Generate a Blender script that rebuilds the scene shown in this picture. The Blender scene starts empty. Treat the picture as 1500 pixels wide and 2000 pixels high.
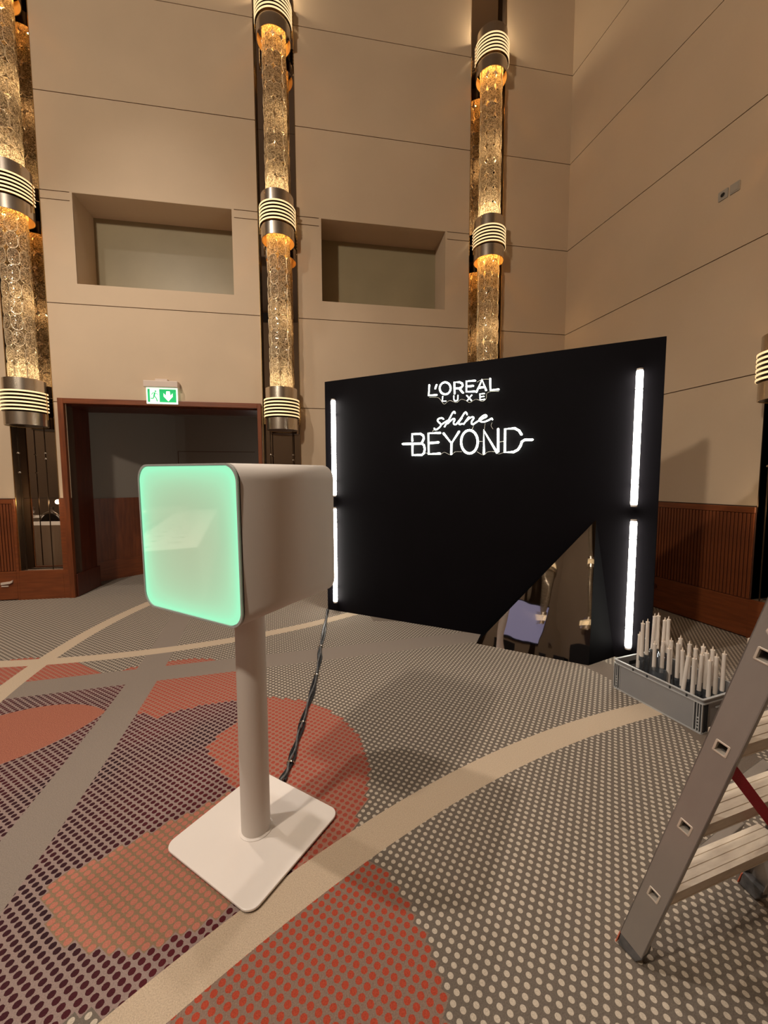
import bpy, bmesh, math, random
from mathutils import Matrix, Vector
random.seed(4)
SC = bpy.context.scene
COL = SC.collection
PI = math.pi
# ------------------------------------------------------------------ camera
PITCH, ROLL, YAW, FOC = 0.0777, -0.0032, 0.268, 782.0
def cam_axes():
    cy, sy = math.cos(YAW), math.sin(YAW)
    f0 = Vector((sy, cy, 0)); r0 = Vector((cy, -sy, 0)); u = Vector((0, 0, 1))
    f = f0*math.cos(PITCH) - u*math.sin(PITCH); up = u*math.cos(PITCH) + f0*math.sin(PITCH)
    return r0*math.cos(ROLL) + up*math.sin(ROLL), up*math.cos(ROLL) - r0*math.sin(ROLL), f
cr, cu, cf = cam_axes()
cam_d = bpy.data.cameras.new('camera'); cam = bpy.data.objects.new('camera', cam_d); COL.objects.link(cam)
cam.matrix_world = Matrix(((cr.x, cu.x, -cf.x, 0), (cr.y, cu.y, -cf.y, 0), (cr.z, cu.z, -cf.z, 1.5), (0, 0, 0, 1)))
cam_d.sensor_fit = 'VERTICAL'; cam_d.sensor_height = 24; cam_d.sensor_width = 18
cam_d.lens = FOC/2000*24; cam_d.clip_start = 0.02; cam_d.clip_end = 60
SC.camera = cam
# ------------------------------------------------------------------ world and colour
w = bpy.data.worlds.new('world'); SC.world = w; w.use_nodes = True
w.node_tree.nodes['Background'].inputs[0].default_value = (1, .85, .7, 1)
w.node_tree.nodes['Background'].inputs[1].default_value = 0.012
SC.view_settings.view_transform = 'Standard'; SC.view_settings.look = 'None'
SC.view_settings.exposure = 0.0; SC.view_settings.gamma = 1.0; SC.view_settings.use_curve_mapping = False
# ------------------------------------------------------------------ room lights
def lamp(name, kind, loc, power, col, size=.3, target=None, spot=None, parent=None, blend=.6):
    d = bpy.data.lights.new(name, kind); d.energy = power; d.color = col
    if kind == 'AREA': d.shape = 'DISK'; d.size = size
    else: d.shadow_soft_size = size
    if spot: d.spot_size = spot; d.spot_blend = blend
    o = bpy.data.objects.new(name, d); COL.objects.link(o); o.location = loc
    if target is not None:
        o.rotation_euler = (Vector(target) - Vector(loc)).to_track_quat('-Z', 'Y').to_euler()
    if parent: o.parent = parent
    return o
WARM = (1, .90, .79)
lamp('ceiling_spot', 'SPOT', (-3.6, 2.1, 8.2), 900, WARM, .09, (-1.6, 2.6, 0), 1.7)
lamp('ceiling_spot', 'SPOT', (-1.9, 4.5, 8.5), 380, WARM, .10, (-.8, 4.1, 0), 1.15)
lamp('ceiling_spot', 'SPOT', (0.7, 2.0, 8.5), 400, WARM, .12, (0.5, 1.2, 0), .60)  # added floor fill, cone narrowed to keep it off the right wainscot
lamp('chandelier_light', 'POINT', (-3.4, -0.4, 5.9), 740, (1, .87, .71), .16)
lamp('chandelier_light', 'POINT', (-6.2, -3.6, 5.9), 90, (1, .87, .70), .35)  # added rear fill in place of a ceiling glow, set at the rear chandelier

# ------------------------------------------------------------------ materials
def newmat(name):
    m = bpy.data.materials.new(name); m.use_nodes = True
    return m, m.node_tree, m.node_tree.nodes['Principled BSDF']
def N(nt, t, **kw):
    n = nt.nodes.new(t)
    for k, v in kw.items(): setattr(n, k, v)
    return n
def mat(name, col, rough=.5, metal=0, noise=0, nscale=8, bump=0, bscale=60, stretch=None, col2=None,
        trans=0, ior=1.45, coat=0, emit=None, estr=0, spec=None, coords='Object', bdet=4, bdist=.004):
    m, nt, b = newmat(name)
    b.inputs['Base Color'].default_value = (*col, 1); b.inputs['Roughness'].default_value = rough
    b.inputs['Metallic'].default_value = metal; b.inputs['Transmission Weight'].default_value = trans
    b.inputs['IOR'].default_value = ior; b.inputs['Coat Weight'].default_value = coat
    b.inputs['Coat Roughness'].default_value = .03
    if spec is not None: b.inputs['Specular IOR Level'].default_value = spec
    if emit: b.inputs['Emission Color'].default_value = (*emit, 1); b.inputs['Emission Strength'].default_value = estr
    tc = N(nt, 'ShaderNodeTexCoord'); mp = N(nt, 'ShaderNodeMapping')
    nt.links.new(tc.outputs[coords], mp.inputs[0])
    if stretch: mp.inputs['Scale'].default_value = stretch
    if noise or col2:
        nz = N(nt, 'ShaderNodeTexNoise'); nz.inputs['Scale'].default_value = nscale; nz.inputs['Detail'].default_value = 6
        nt.links.new(mp.outputs[0], nz.inputs['Vector'])
        mx = N(nt, 'ShaderNodeMix', data_type='RGBA'); rp = N(nt, 'ShaderNodeMapRange')
        rp.inputs[1].default_value = .3; rp.inputs[2].default_value = .7
        nt.links.new(nz.outputs[0], rp.inputs[0]); nt.links.new(rp.outputs[0], mx.inputs[0])
        c2 = col2 or tuple(c*(1-noise) for c in col)
        mx.inputs[6].default_value = (*col, 1); mx.inputs[7].default_value = (*c2, 1)
        nt.links.new(mx.outputs[2], b.inputs['Base Color'])
    if bump:
        nb = N(nt, 'ShaderNodeTexNoise'); nb.inputs['Scale'].default_value = bscale; nb.inputs['Detail'].default_value = bdet
        nt.links.new(mp.outputs[0], nb.inputs['Vector'])
        bp = N(nt, 'ShaderNodeBump'); bp.inputs['Strength'].default_value = bump; bp.inputs['Distance'].default_value = bdist
        nt.links.new(nb.outputs[0], bp.inputs['Height']); nt.links.new(bp.outputs[0], b.inputs['Normal'])
    return m
M = {}
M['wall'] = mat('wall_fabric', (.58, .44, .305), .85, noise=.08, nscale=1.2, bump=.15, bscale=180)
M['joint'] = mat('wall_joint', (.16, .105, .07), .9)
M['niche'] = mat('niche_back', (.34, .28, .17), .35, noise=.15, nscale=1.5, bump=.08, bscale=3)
M['ceil'] = mat('ceiling_paint', (.16, .12, .09), .9)
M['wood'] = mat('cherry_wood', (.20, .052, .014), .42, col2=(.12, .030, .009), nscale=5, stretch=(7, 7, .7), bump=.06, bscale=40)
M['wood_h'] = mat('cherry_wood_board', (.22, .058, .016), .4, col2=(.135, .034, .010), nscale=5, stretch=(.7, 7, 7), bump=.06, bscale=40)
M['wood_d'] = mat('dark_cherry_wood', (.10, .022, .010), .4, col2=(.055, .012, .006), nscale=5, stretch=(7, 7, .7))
M['groove'] = mat('wood_groove', (.07, .02, .008), .7)
M['chrome'] = mat('brushed_chrome', (.72, .64, .54), .27, 1.0, noise=.1, nscale=20, stretch=(1, 1, .05))
M['bronze'] = mat('dark_bronze', (.06, .038, .022), .35, .8)
M['brass'] = mat('brass_edge', (.75, .5, .22), .25, 1.0)
M['mirror'] = mat('tinted_mirror', (.50, .43, .37), .015, 1.0)
M['foil'] = mat('mirror_foil', (.72, .70, .70), .02, 1.0, bump=.8, bscale=3.4, bdet=.3, bdist=.004, stretch=(1.6, 1.6, .6))
M['farwall'] = mat('dimmed_wall_fabric', (.20, .145, .10), .85)  # wall fabric darkened in its colour so the wedge reflects a dim hall
M['ringglow'] = mat('lit_louver', (.8, .65, .4), .5, emit=(1, .68, .34), estr=1.0)
M['goldin'] = mat('gold_lining', (.95, .62, .20), .45)
M['black'] = mat('black_backdrop', (.0034, .0026, .0040), .7, noise=.2, nscale=3, spec=.10)
M['blackw'] = mat('black_wedge_paint', (.0015, .0012, .0016), .7, spec=.04)
M['blackg'] = mat('black_plastic', (.012, .012, .014), .35)
M['rubber'] = mat('dirty_rubber', (.05, .052, .055), .7, col2=(.16, .15, .15), nscale=30)
M['white'] = mat('white_lacquer', (.82, .75, .70), .32, noise=.02, nscale=3)
M['white_s'] = mat('white_satin', (.64, .58, .53), .6, spec=.3)
M['led'] = mat('led_tube_light', (1, 1, 1), .4, emit=(1, .97, .86), estr=20)
M['neon'] = mat('neon_light', (1, 1, 1), .4, emit=(.93, 1, .84), estr=7)
M['acryl'] = mat('clear_plastic', (.6, .62, .6), .15, trans=.4)
M['crate'] = mat('grey_crate_plastic', (.25, .245, .25), .5, bump=.1, bscale=200, noise=.06, nscale=6)
M['crate_l'] = mat('pale_crate_rim', (.40, .40, .40), .45)
M['crate_d'] = mat('dark_crate_recess', (.03, .031, .034), .5)
M['wax'] = mat('white_wax', (.82, .74, .67), .5)
M['flame'] = mat('led_flame_tip', (.85, .72, .60), .35)
M['glassd'] = mat('smoked_glass', (.35, .38, .42), .05, trans=.85)
M['alu'] = mat('aluminium', (.43, .395, .37), .42, .6, noise=.18, nscale=7, stretch=(1, 1, .4), bump=.1, bscale=30)
M['alu_b'] = mat('bright_aluminium', (.85, .76, .66), .35, .55, noise=.15, nscale=18)
M['tread'] = mat('worn_tread_aluminium', (.82, .72, .60), .45, .3, col2=(.58, .49, .40), nscale=22, stretch=(.5, 2, 2))
M['red'] = mat('red_strap_webbing', (.32, .004, .014), .6, bump=.4, bscale=300)
M['redr'] = mat('red_rubber_strip', (.65, .16, .09), .6)
M['sticker'] = mat('torn_pink_sticker', (.75, .58, .50), .7, col2=(.3, .26, .24), nscale=60)
M['socket'] = mat('grey_socket_plastic', (.36, .32, .27), .45)
M['signw'] = mat('sign_white', (.9, .9, .9), .5, emit=(.80, 1, .80), estr=.95)
M['signg'] = mat('sign_green', (.0, .35, .12), .5, emit=(0, .42, .10), estr=.9)
M['housing'] = mat('sign_housing', (.62, .50, .42), .5)
M['cloth'] = mat('white_tablecloth', (.80, .76, .70), .85, bump=.2, bscale=12)
M['seat'] = mat('dark_chair_fabric', (.03, .022, .02), .8)
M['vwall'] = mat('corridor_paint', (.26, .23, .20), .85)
M['glass'] = mat('drinking_glass', (1, 1, 1), .02, trans=1.0)
M['lampglow'] = mat('crystal_lamp_glow', (1, 1, 1), .4, emit=(1, .8, .55), estr=12)

def crystal():
    m, nt, b = newmat('hammered_crystal')
    nt.nodes.remove(b)
    out = nt.nodes['Material Output']
    tc = N(nt, 'ShaderNodeTexCoord')
    vo = N(nt, 'ShaderNodeTexVoronoi'); vo.inputs['Scale'].default_value = 95
    nz = N(nt, 'ShaderNodeTexNoise'); nz.inputs['Scale'].default_value = 40; nz.inputs['Detail'].default_value = 3
    nt.links.new(tc.outputs['Object'], nz.inputs['Vector'])
    ve = N(nt, 'ShaderNodeTexVoronoi', feature='DISTANCE_TO_EDGE'); ve.inputs['Scale'].default_value = 62
    vo.inputs['Scale'].default_value = 62
    gm = N(nt, 'ShaderNodeNewGeometry')
    vadd = N(nt, 'ShaderNodeVectorMath', operation='ADD'); vsc = N(nt, 'ShaderNodeVectorMath', operation='SCALE'); vsc.inputs['Scale'].default_value = .012
    nt.links.new(nz.outputs['Color'], vsc.inputs[0]); nt.links.new(gm.outputs['Position'], vadd.inputs[0]); nt.links.new(vsc.outputs[0], vadd.inputs[1])
    for q in (vo, ve): nt.links.new(vadd.outputs[0], q.inputs['Vector'])
    er = N(nt, 'ShaderNodeMapRange'); er.inputs[1].default_value = .0; er.inputs[2].default_value = .16; nt.links.new(ve.outputs[0], er.inputs[0])
    bp = N(nt, 'ShaderNodeBump'); bp.inputs['Strength'].default_value = 1.0; bp.inputs['Distance'].default_value = .010
    nt.links.new(er.outputs[0], bp.inputs['Height'])
    sc_ = N(nt, 'ShaderNodeSeparateColor'); nt.links.new(vo.outputs['Color'], sc_.inputs[0])
    br = N(nt, 'ShaderNodeMapRange'); br.inputs[3].default_value = .45; br.inputs[4].default_value = 1.5; nt.links.new(sc_.outputs[0], br.inputs[0])
    mu = N(nt, 'ShaderNodeMath', operation='MULTIPLY'); nt.links.new(br.outputs[0], mu.inputs[0]); nt.links.new(er.outputs[0], mu.inputs[1])
    def sparkle_tint(c0, c1):  # sparkle painted into the colour: random bright facets, shaded crevices between
        q = N(nt, 'ShaderNodeMix', data_type='RGBA'); nt.links.new(mu.outputs[0], q.inputs[0]); q.inputs[6].default_value = (*c0, 1); q.inputs[7].default_value = (*c1, 1); return q.outputs[2]
    gl = N(nt, 'ShaderNodeBsdfGlossy'); gl.inputs['Roughness'].default_value = .10; nt.links.new(sparkle_tint((.10, .07, .04), (1, .86, .66)), gl.inputs['Color'])
    tr = N(nt, 'ShaderNodeBsdfTranslucent'); nt.links.new(sparkle_tint((.20, .12, .05), (1, .80, .52)), tr.inputs['Color'])
    df = N(nt, 'ShaderNodeBsdfDiffuse'); nt.links.new(sparkle_tint((.07, .045, .022), (.80, .68, .50)), df.inputs['Color'])
    for q in (gl, tr, df): nt.links.new(bp.outputs[0], q.inputs['Normal'])
    m1 = N(nt, 'ShaderNodeMixShader'); m1.inputs[0].default_value = .5
    nt.links.new(df.outputs[0], m1.inputs[1]); nt.links.new(tr.outputs[0], m1.inputs[2])
    m2 = N(nt, 'ShaderNodeMixShader'); m2.inputs[0].default_value = .42
    nt.links.new(m1.outputs[0], m2.inputs[1]); nt.links.new(gl.outputs[0], m2.inputs[2])
    nt.links.new(m2.outputs[0], out.inputs[0])
    return m
M['crystal'] = crystal()

# tiny expression compiler for the carpet and the screen
class X:
    def __init__(s, nt, v): s.nt, s.v = nt, v
    def _op(s, op, *a):
        n = s.nt.nodes.new('ShaderNodeMath'); n.operation = op
        for i, q in enumerate((s,)+a):
            q = q.v if isinstance(q, X) else q
            if isinstance(q, (int, float)): n.inputs[i].default_value = q
            else: s.nt.links.new(q, n.inputs[i])
        return X(s.nt, n.outputs[0])
    def __add__(s, o): return s._op('ADD', o)
    def __sub__(s, o): return s._op('SUBTRACT', o)
    def __mul__(s, o): return s._op('MULTIPLY', o)
    def min(s, o): return s._op('MINIMUM', o)
    def max(s, o): return s._op('MAXIMUM', o)
    def lt(s, o): return s._op('LESS_THAN', o)
    def gt(s, o): return s._op('GREATER_THAN', o)
    def round(s): return s._op('ROUND')
    def sqrt(s): return s._op('SQRT')
    def inv(s): return s._op('MULTIPLY_ADD', -1.0, 1.0)
def carpet():
    m, nt, b = newmat('patterned_carpet')
    tc = N(nt, 'ShaderNodeTexCoord'); sp = N(nt, 'ShaderNodeSeparateXYZ'); nt.links.new(tc.outputs['Object'], sp.inputs[0])
    x, y = X(nt, sp.outputs[0]), X(nt, sp.outputs[1])
    nz = N(nt, 'ShaderNodeTexNoise'); nz.inputs['Scale'].default_value = 260; nz.inputs['Detail'].default_value = 4
    nt.links.new(tc.outputs['Object'], nz.inputs['Vector']); fz = X(nt, nz.outputs[0])
    P = .0295*math.sqrt(2)
    u = (x+y)*(1/P) - .85; v = (x-y)*(1/P) - .32
    ru, rv = u.round(), v.round(); du, dv = u-ru, v-rv
    cu_, cv_ = (ru+.85)*(P/2), (rv+.32)*(P/2)
    qx, qy = cu_+cv_, cu_-cv_                       # centre of the dot this point belongs to
    dist = (du*du + dv*dv).sqrt() + (fz-.5)*.10
    def disc(X_, Y_, c, r):
        a, bb = X_-c[0], Y_-c[1]
        return (a*a + bb*bb).sqrt().lt(r)
    def half(X_, Y_, p, q):                         # 1 on the left of p->q
        dx, dy = q[0]-p[0], q[1]-p[1]
        return ((Y_-p[1])*dx - (X_-p[0])*dy).gt(0)
    def rng(V, a, bb): return V.gt(a).min(V.lt(bb))
    ex, ey = x+(fz-.5)*.006, y+(fz-.5)*.006
    inU = disc(ex, ey, (2.521, -3.667), 5.71); inL = disc(ex, ey, (2.666, -4.179), 6.087)
    beige1 = inU.min(inL.inv())
    below = inL
    qbelow = disc(qx, qy, (2.6, -3.92), 5.9)
    beige = beige1.max(disc(ex, ey, (-1.35, 8.615), 4.83).min(disc(ex, ey, (-1.35, 8.615), 4.70).inv()))
    beige = beige.max(disc(ex, ey, (3.099, 3.51), 5.08).min(disc(ex, ey, (3.099, 3.51), 4.94).inv()))
    brown = disc(ex, ey, (.513, 2.232), 2.13).min(disc(ex, ey, (.513, 2.232), 1.905).inv()).min(ex.gt(1.0))
    gA = disc(ex, ey, (-24.526, 3.369), 23.64).min(disc(ex, ey, (-24.526, 3.369), 23.43).inv())
    gB = rng(ey, 3.268, 3.518)
    grey = gA.max(gB)
    # dot zones
    c1 = disc(qx, qy, (-.294, 2.078), .754).min(qbelow.inv())
    c1r = c1.min(half(qx, qy, (-.411, 2.346), (-.243, 2.02)).max(half(qx, qy, (-.2, 2.65), (-.411, 2.346)).inv().inv())) if False else \
          c1.min(half(qx, qy, (-.243, 2.02), (-.411, 2.346)).inv()).min(half(qx, qy, (-.411, 2.346), (-.2, 2.65)).inv())
    redb = disc(qx, qy, (-.292, 1.056), .7425).min(qbelow).min(qx.gt(-.31))
    pd = disc(qx, qy, (-.374, 2.008), .819).max(qx.lt(-.6).min(half(qx, qy, (-.905, 2.851), (-.737, 2.716)).inv()))
    purpR = pd.min(qx.gt(-1.0)).min(qx.lt(.1)).min(c1r.inv()).min(qbelow.inv()).max(qbelow.min(qx.lt(-.31)))
    purpL = qx.lt(-1.0).min(qy.lt(3.4))
    purp = purpR.max(purpL)
    redA = disc(qx, qy, (-.85, 2.9), .72).max(disc(qx, qy, (-2.1, 3.5), .5)).max(
        qx.lt(-1.0).min(qx.gt(-1.30)).min(rng(qy, 3.05, 3.4))).max(
        rng(qy, 3.5, 3.86).min(half(qx, qy, (-1.586, 3.762), (-1.313, 3.51)).inv()))
    red = redA.min(purpR.inv())
    sal = disc(ex, ey, (-1.5, 2.55), .54).min(disc(ex, ey, (-1.75, 3.1), .68)).min(ex.lt(-1.05))
    oval = disc(qx, qy, (-.42, 1.787), .445).min(half(qx, qy, (-.85, 1.675), (-.45, 1.86)).inv()).min(qbelow.inv())
    dotr = dist.lt(.37)
    def mix(f, a, c):
        n = N(nt, 'ShaderNodeMix', data_type='RGBA'); nt.links.new(f.v, n.inputs[0])
        for i, q in ((6, a), (7, c)):
            if isinstance(q, tuple): n.inputs[i].default_value = (*q, 1)
            else: nt.links.new(q, n.inputs[i])
        return n.outputs[2]
    TA = (.150, .122, .100)
    pale = mix(dist.lt(.30), TA, (.50, .425, .345))
    redpat = mix(dist.lt(.36), (.33, .165, .12), (.35, .068, .045))
    redbot = mix(dist.lt(.36), (.23, .155, .12), (.38, .060, .032))
    nz2 = N(nt, 'ShaderNodeTexNoise'); nz2.inputs['Scale'].default_value = 1.6; nt.links.new(tc.outputs['Object'], nz2.inputs['Vector'])
    pdot = mix((X(nt, nz2.outputs[0])*4-1.5).max(0).min(1), (.085, .014, .019), (.032, .013, .017))
    purpat = mix(dotr, (.27, .195, .175), pdot)
    ovalpat = mix(dist.lt(.40), (.24, .155, .095), (.43, .155, .11))
    c = mix(red, pale, redpat); c = mix(purp, c, purpat); c = mix(c1r, c, redpat); c = mix(redb, c, redbot)
    c = mix(oval, c, ovalpat); c = mix(sal, c, mix(fz.lt(.5), (.38, .145, .095), (.30, .105, .07)))
    c = mix(grey, c, (.245, .20, .168)); c = mix(beige, c, (.50, .39, .285)); c = mix(brown, c, (.16, .125, .10))
    hs = N(nt, 'ShaderNodeMix', data_type='RGBA', blend_type='MULTIPLY'); hs.inputs[0].default_value = 1
    nt.links.new(c, hs.inputs[6]); v2 = fz*.9+.55
    cb = N(nt, 'ShaderNodeCombineXYZ')
    for i in range(3): nt.links.new(v2.v, cb.inputs[i])
    nt.links.new(cb.outputs[0], hs.inputs[7]); nt.links.new(hs.outputs[2], b.inputs['Base Color'])
    b.inputs['Roughness'].default_value = .95; b.inputs['Specular IOR Level'].default_value = .1
    bp = N(nt, 'ShaderNodeBump'); bp.inputs['Strength'].default_value = .6; bp.inputs['Distance'].default_value = .004
    nt.links.new(nz.outputs[0], bp.inputs['Height']); nt.links.new(bp.outputs[0], b.inputs['Normal'])
    return m
M['carpet'] = carpet()
def screen_mat(wd, ht, r):
    m, nt, b = newmat('backlit_screen')
    tc = N(nt, 'ShaderNodeTexCoord'); sp = N(nt, 'ShaderNodeSeparateXYZ'); nt.links.new(tc.outputs['Object'], sp.inputs[0])
    x, z = X(nt, sp.outputs[0]), X(nt, sp.outputs[2])
    dx, dz = (x._op('ABSOLUTE')*-1.0)+wd/2, (z._op('ABSOLUTE')*-1.0)+ht/2
    E1 = (dx*(-1/.022))._op('EXPONENT') + (dz*(-1/.022))._op('EXPONENT')
    E2 = (dx*(-1/.085))._op('EXPONENT') + (dz*(-1/.085))._op('EXPONENT')
    f = (E1*.75 + E2*.45).min(1)
    rp = N(nt, 'ShaderNodeValToRGB'); nt.links.new(f.v, rp.inputs[0]); cr_ = rp.color_ramp
    cr_.elements[0].position = 0; cr_.elements[0].color = (.40, .49, .31, 1)
    cr_.elements[1].position = 1; cr_.elements[1].color = (.33, .98, .58, 1)
    q = cr_.elements.new(.45); q.color = (.38, .78, .47, 1)
    nt.links.new(rp.outputs[0], b.inputs['Emission Color']); b.inputs['Emission Strength'].default_value = .92
    b.inputs['Base Color'].default_value = (.12, .13, .12, 1); b.inputs['Roughness'].default_value = .04
    b.inputs['IOR'].default_value = 2.1; b.inputs['Specular IOR Level'].default_value = .5
    return m

# ------------------------------------------------------------------ helpers
def tag(o, label=None, cat=None, group=None, kind=None):
    if label: o['label'] = label
    if cat: o['category'] = cat
    if group: o['group'] = group
    if kind: o['kind'] = kind
    return o
def empty(name, loc=(0, 0, 0), rz=0):
    o = bpy.data.objects.new(name, None); COL.objects.link(o); o.location = loc; o.rotation_euler = (0, 0, rz)
    o.empty_display_size = .1
    return o
class MB:
    def __init__(s): s.v = []; s.f = []; s.sm = []
    def add(s, vs, fs, smooth=False, T=None):
        k = len(s.v); s.v += [tuple(T @ Vector(q)) if T else tuple(q) for q in vs]
        s.f += [tuple(i+k for i in f) for f in fs]; s.sm += [smooth]*len(fs); return s
    def box(s, x0, x1, y0, y1, z0, z1, T=None):
        v = [(x, y, z) for x in (x0, x1) for y in (y0, y1) for z in (z0, z1)]
        return s.add(v, [(0, 1, 3, 2), (4, 6, 7, 5), (0, 4, 5, 1), (2, 3, 7, 6), (0, 2, 6, 4), (1, 5, 7, 3)], T=T)
    def prism(s, poly, a, b, axis='z', T=None):
        n = len(poly)
        f = {'z': lambda p, h: (p[0], p[1], h), 'y': lambda p, h: (p[0], h, p[1]), 'x': lambda p, h: (h, p[0], p[1])}[axis]
        v = [f(p, a) for p in poly]+[f(p, b) for p in poly]
        return s.add(v, [tuple(range(n))[::-1], tuple(range(n, 2*n))]+[(i, (i+1) % n, n+(i+1) % n, n+i) for i in range(n)], T=T)
    def lathe(s, prof, n=24, a0=0, a1=2*PI, c=(0, 0), cap=False, T=None):
        full = abs(a1-a0-2*PI) < 1e-6; m = n if full else n+1; v = []
        for i in range(m):
            a = a0+(a1-a0)*i/n
            v += [(c[0]+r*math.cos(a), c[1]+r*math.sin(a), z) for r, z in prof]
        k = len(prof); f = []
        for i in range(n):
            j = (i+1) % m
            for t in range(k-1): f.append((i*k+t, j*k+t, j*k+t+1, i*k+t+1))
        s.add(v, f, True, T)
        if cap and full:
            for t, rev in ((0, True), (k-1, False)):
                idx = [i*k+t for i in range(m)]; base = len(s.v)-len(v)
                s.f.append(tuple(base+i for i in (idx[::-1] if rev else idx))); s.sm.append(False)
        return s
    def tube(s, pts, r, n=8, T=None, cap=True):
        pts = [Vector(p) for p in pts]; v = []; m = len(pts); prev = None
        for i, p in enumerate(pts):
            t = (pts[min(i+1, m-1)]-pts[max(i-1, 0)])
            if t.length < 1e-9: t = Vector((0, 0, 1))
            t.normalize()
            a = prev if prev is not None else (Vector((0, 0, 1)) if abs(t.z) < .9 else Vector((1, 0, 0)))
            a = (a - t*a.dot(t)); a = a.normalized() if a.length > 1e-6 else t.orthogonal().normalized()
            prev = a; b = t.cross(a); rr = r[i] if isinstance(r, (list, tuple)) else r
            v += [tuple(p+(a*math.cos(q)+b*math.sin(q))*rr) for q in [2*PI*k/n for k in range(n)]]
        f = [(i*n+k, i*n+(k+1) % n, (i+1)*n+(k+1) % n, (i+1)*n+k) for i in range(m-1) for k in range(n)]
        if cap: f += [tuple(range(n))[::-1], tuple(range((m-1)*n, m*n))]
        return s.add(v, f, True, T)
    def build(s, name, mt, parent=None, bevel=0, loc=None, seg=2):
        me = bpy.data.meshes.new(name); me.from_pydata(s.v, [], s.f)
        me.polygons.foreach_set('use_smooth', s.sm); me.update()
        bm = bmesh.new(); bm.from_mesh(me); bmesh.ops.recalc_face_normals(bm, faces=bm.faces); bm.to_mesh(me); bm.free()
        if any(s.sm): me.set_sharp_from_angle(angle=.7)
        me.materials.append(M[mt] if isinstance(mt, str) else mt)
        o = bpy.data.objects.new(name, me); COL.objects.link(o)
        if parent: o.parent = parent
        if loc: o.location = loc
        if bevel:
            b = o.modifiers.new('bevel', 'BEVEL'); b.width = bevel; b.segments = seg; b.limit_method = 'ANGLE'
        return o
def dup(o, loc=None, parent=None, rot=None):
    c = o.copy(); COL.objects.link(c)
    if parent: c.parent = parent
    if loc is not None: c.location = loc
    if rot is not None: c.rotation_euler = rot
    return c
def copy_tree(o, parent=None):
    c = o.copy(); COL.objects.link(c)
    if parent: c.parent = parent
    for ch in list(o.children): copy_tree(ch, c)
    return c
def rrect(w_, h_, r, n=8, cx=0, cy=0):
    p = []
    for sx, sy, a0 in ((1, 1, 0), (-1, 1, PI/2), (-1, -1, PI), (1, -1, 1.5*PI)):
        for i in range(n+1):
            a = a0+PI/2*i/n; p.append((cx+sx*(w_/2-r)+r*math.cos(a), cy+sy*(h_/2-r)+r*math.sin(a)))
    return p
def struct(o): o['kind'] = 'structure'; return o

# ------------------------------------------------------------------ frames
DL, D = -.1003, 5.7346
nB = Vector((math.sin(-DL), math.cos(DL), 0))      # into the back wall
dB = Vector((math.cos(DL), math.sin(DL), 0))
LB = nB*D
RX = 4.326
ZT = 8.7
# ------------------------------------------------------------------ floor, ceiling, far walls
o = MB().box(-9.5, 5.2, -7.5, 9.6, -.1, 0).build('floor', 'carpet'); struct(o)
o = MB().box(-9.5, 5.2, -7.5, 9.6, ZT, ZT+.1).build('ceiling', 'ceil'); struct(o)
o = MB().box(-9.6, -9.4, -7.5, 8.2, 0, ZT).build('wall_left', 'farwall'); struct(o)
o = MB().box(-9.5, 5.2, -7.6, -7.4, 0, ZT).build('wall_rear', 'farwall'); struct(o)

# ------------------------------------------------------------------ back wall
COLS = [(-3.73, -3.23), (-.70, -.195), (2.22, 2.73)]
UL, UR = -6.6, 3.775
ZW = 1.29
LV = [ZW, 2.505, 3.705, 4.92, 5.02, 6.14, 7.35, ZT]
wb = MB()
def wbox(a, b, z0, z1, y0=.012, y1=.15): wb.box(a, b, y0, y1, z0, z1)
DO = (-3.10, -.75)     # door opening
NA, NB_ = (-2.88, -1.024), (.125, 1.865)
NZ = (3.95, 5.02)
wbox(UL, -3.73, 0, ZT)
for (a, b), (na, nb) in (((-3.23, -.70), NA), ((-.195, 2.22), NB_)):
    wbox(a, na-.03, NZ[0]-.03, NZ[1]+.03); wbox(nb+.03, b, NZ[0]-.03, NZ[1]+.03); wbox(a, b, NZ[1]+.03, ZT)
    if a < -1:
        wbox(a, b, 2.52, NZ[0]-.03); wbox(a, DO[0], 0, 2.52); wbox(DO[1], b, 0, 2.52)
    else: wbox(a, b, 0, NZ[0]-.03)
wbox(2.73, UR+.1, 0, ZT)
for a, b in COLS: wbox(a, b, 0, .36)
WB = wb.build('wall_back', 'joint'); WB.location = LB; WB.rotation_euler = (0, 0, DL); struct(WB)
def panel(a, b, z0, z1, hole=None, parent=WB, g=.005):
    a, b = a+g*.2, b-g*.2; z0 += g; z1 -= g; m = MB()
    if hole is None: m.box(a, b, 0, .012, z0, z1)
    else:
        ha, hb, hz0, hz1 = hole; hz1 = min(hz1, z1); hz0 = max(hz0, z0)
        if hz0 > z0+1e-4: m.box(a, b, 0, .012, z0, hz0)
        if hz1 < z1-1e-4: m.box(a, b, 0, .012, hz1, z1)
        m.box(a, ha, 0, .012, hz0, hz1); m.box(hb, b, 0, .012, hz0, hz1)
    return m.build('panel', 'wall', parent)
for (a, b), nch in (((UL, -3.73), None), ((-3.23, -.70), NA), ((-.195, 2.22), NB_), ((2.73, UR), None)):
    for z0, z1 in zip(LV[:-1], LV[1:]):
        if z0 == ZW and nch is NA:
            panel(a, DO[0]+.005, z0, z1); panel(DO[1]-.005, b, z0, z1)
        elif nch and z0 == 3.705: panel(a, b, z0, z1, (nch[0], nch[1], NZ[0], 5.1))
        elif nch and z0 == 4.92: panel(a, nch[0], z0, z1); panel(nch[1], b, z0, z1)
        elif z0 == 4.92: continue
        elif z1 == 4.92: panel(a, b, z0, 4.92)
        elif z0 == 5.02 and not nch: panel(a, b, 4.92, z1)
        else: panel(a, b, z0, z1)
for a, b in COLS: pass
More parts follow.
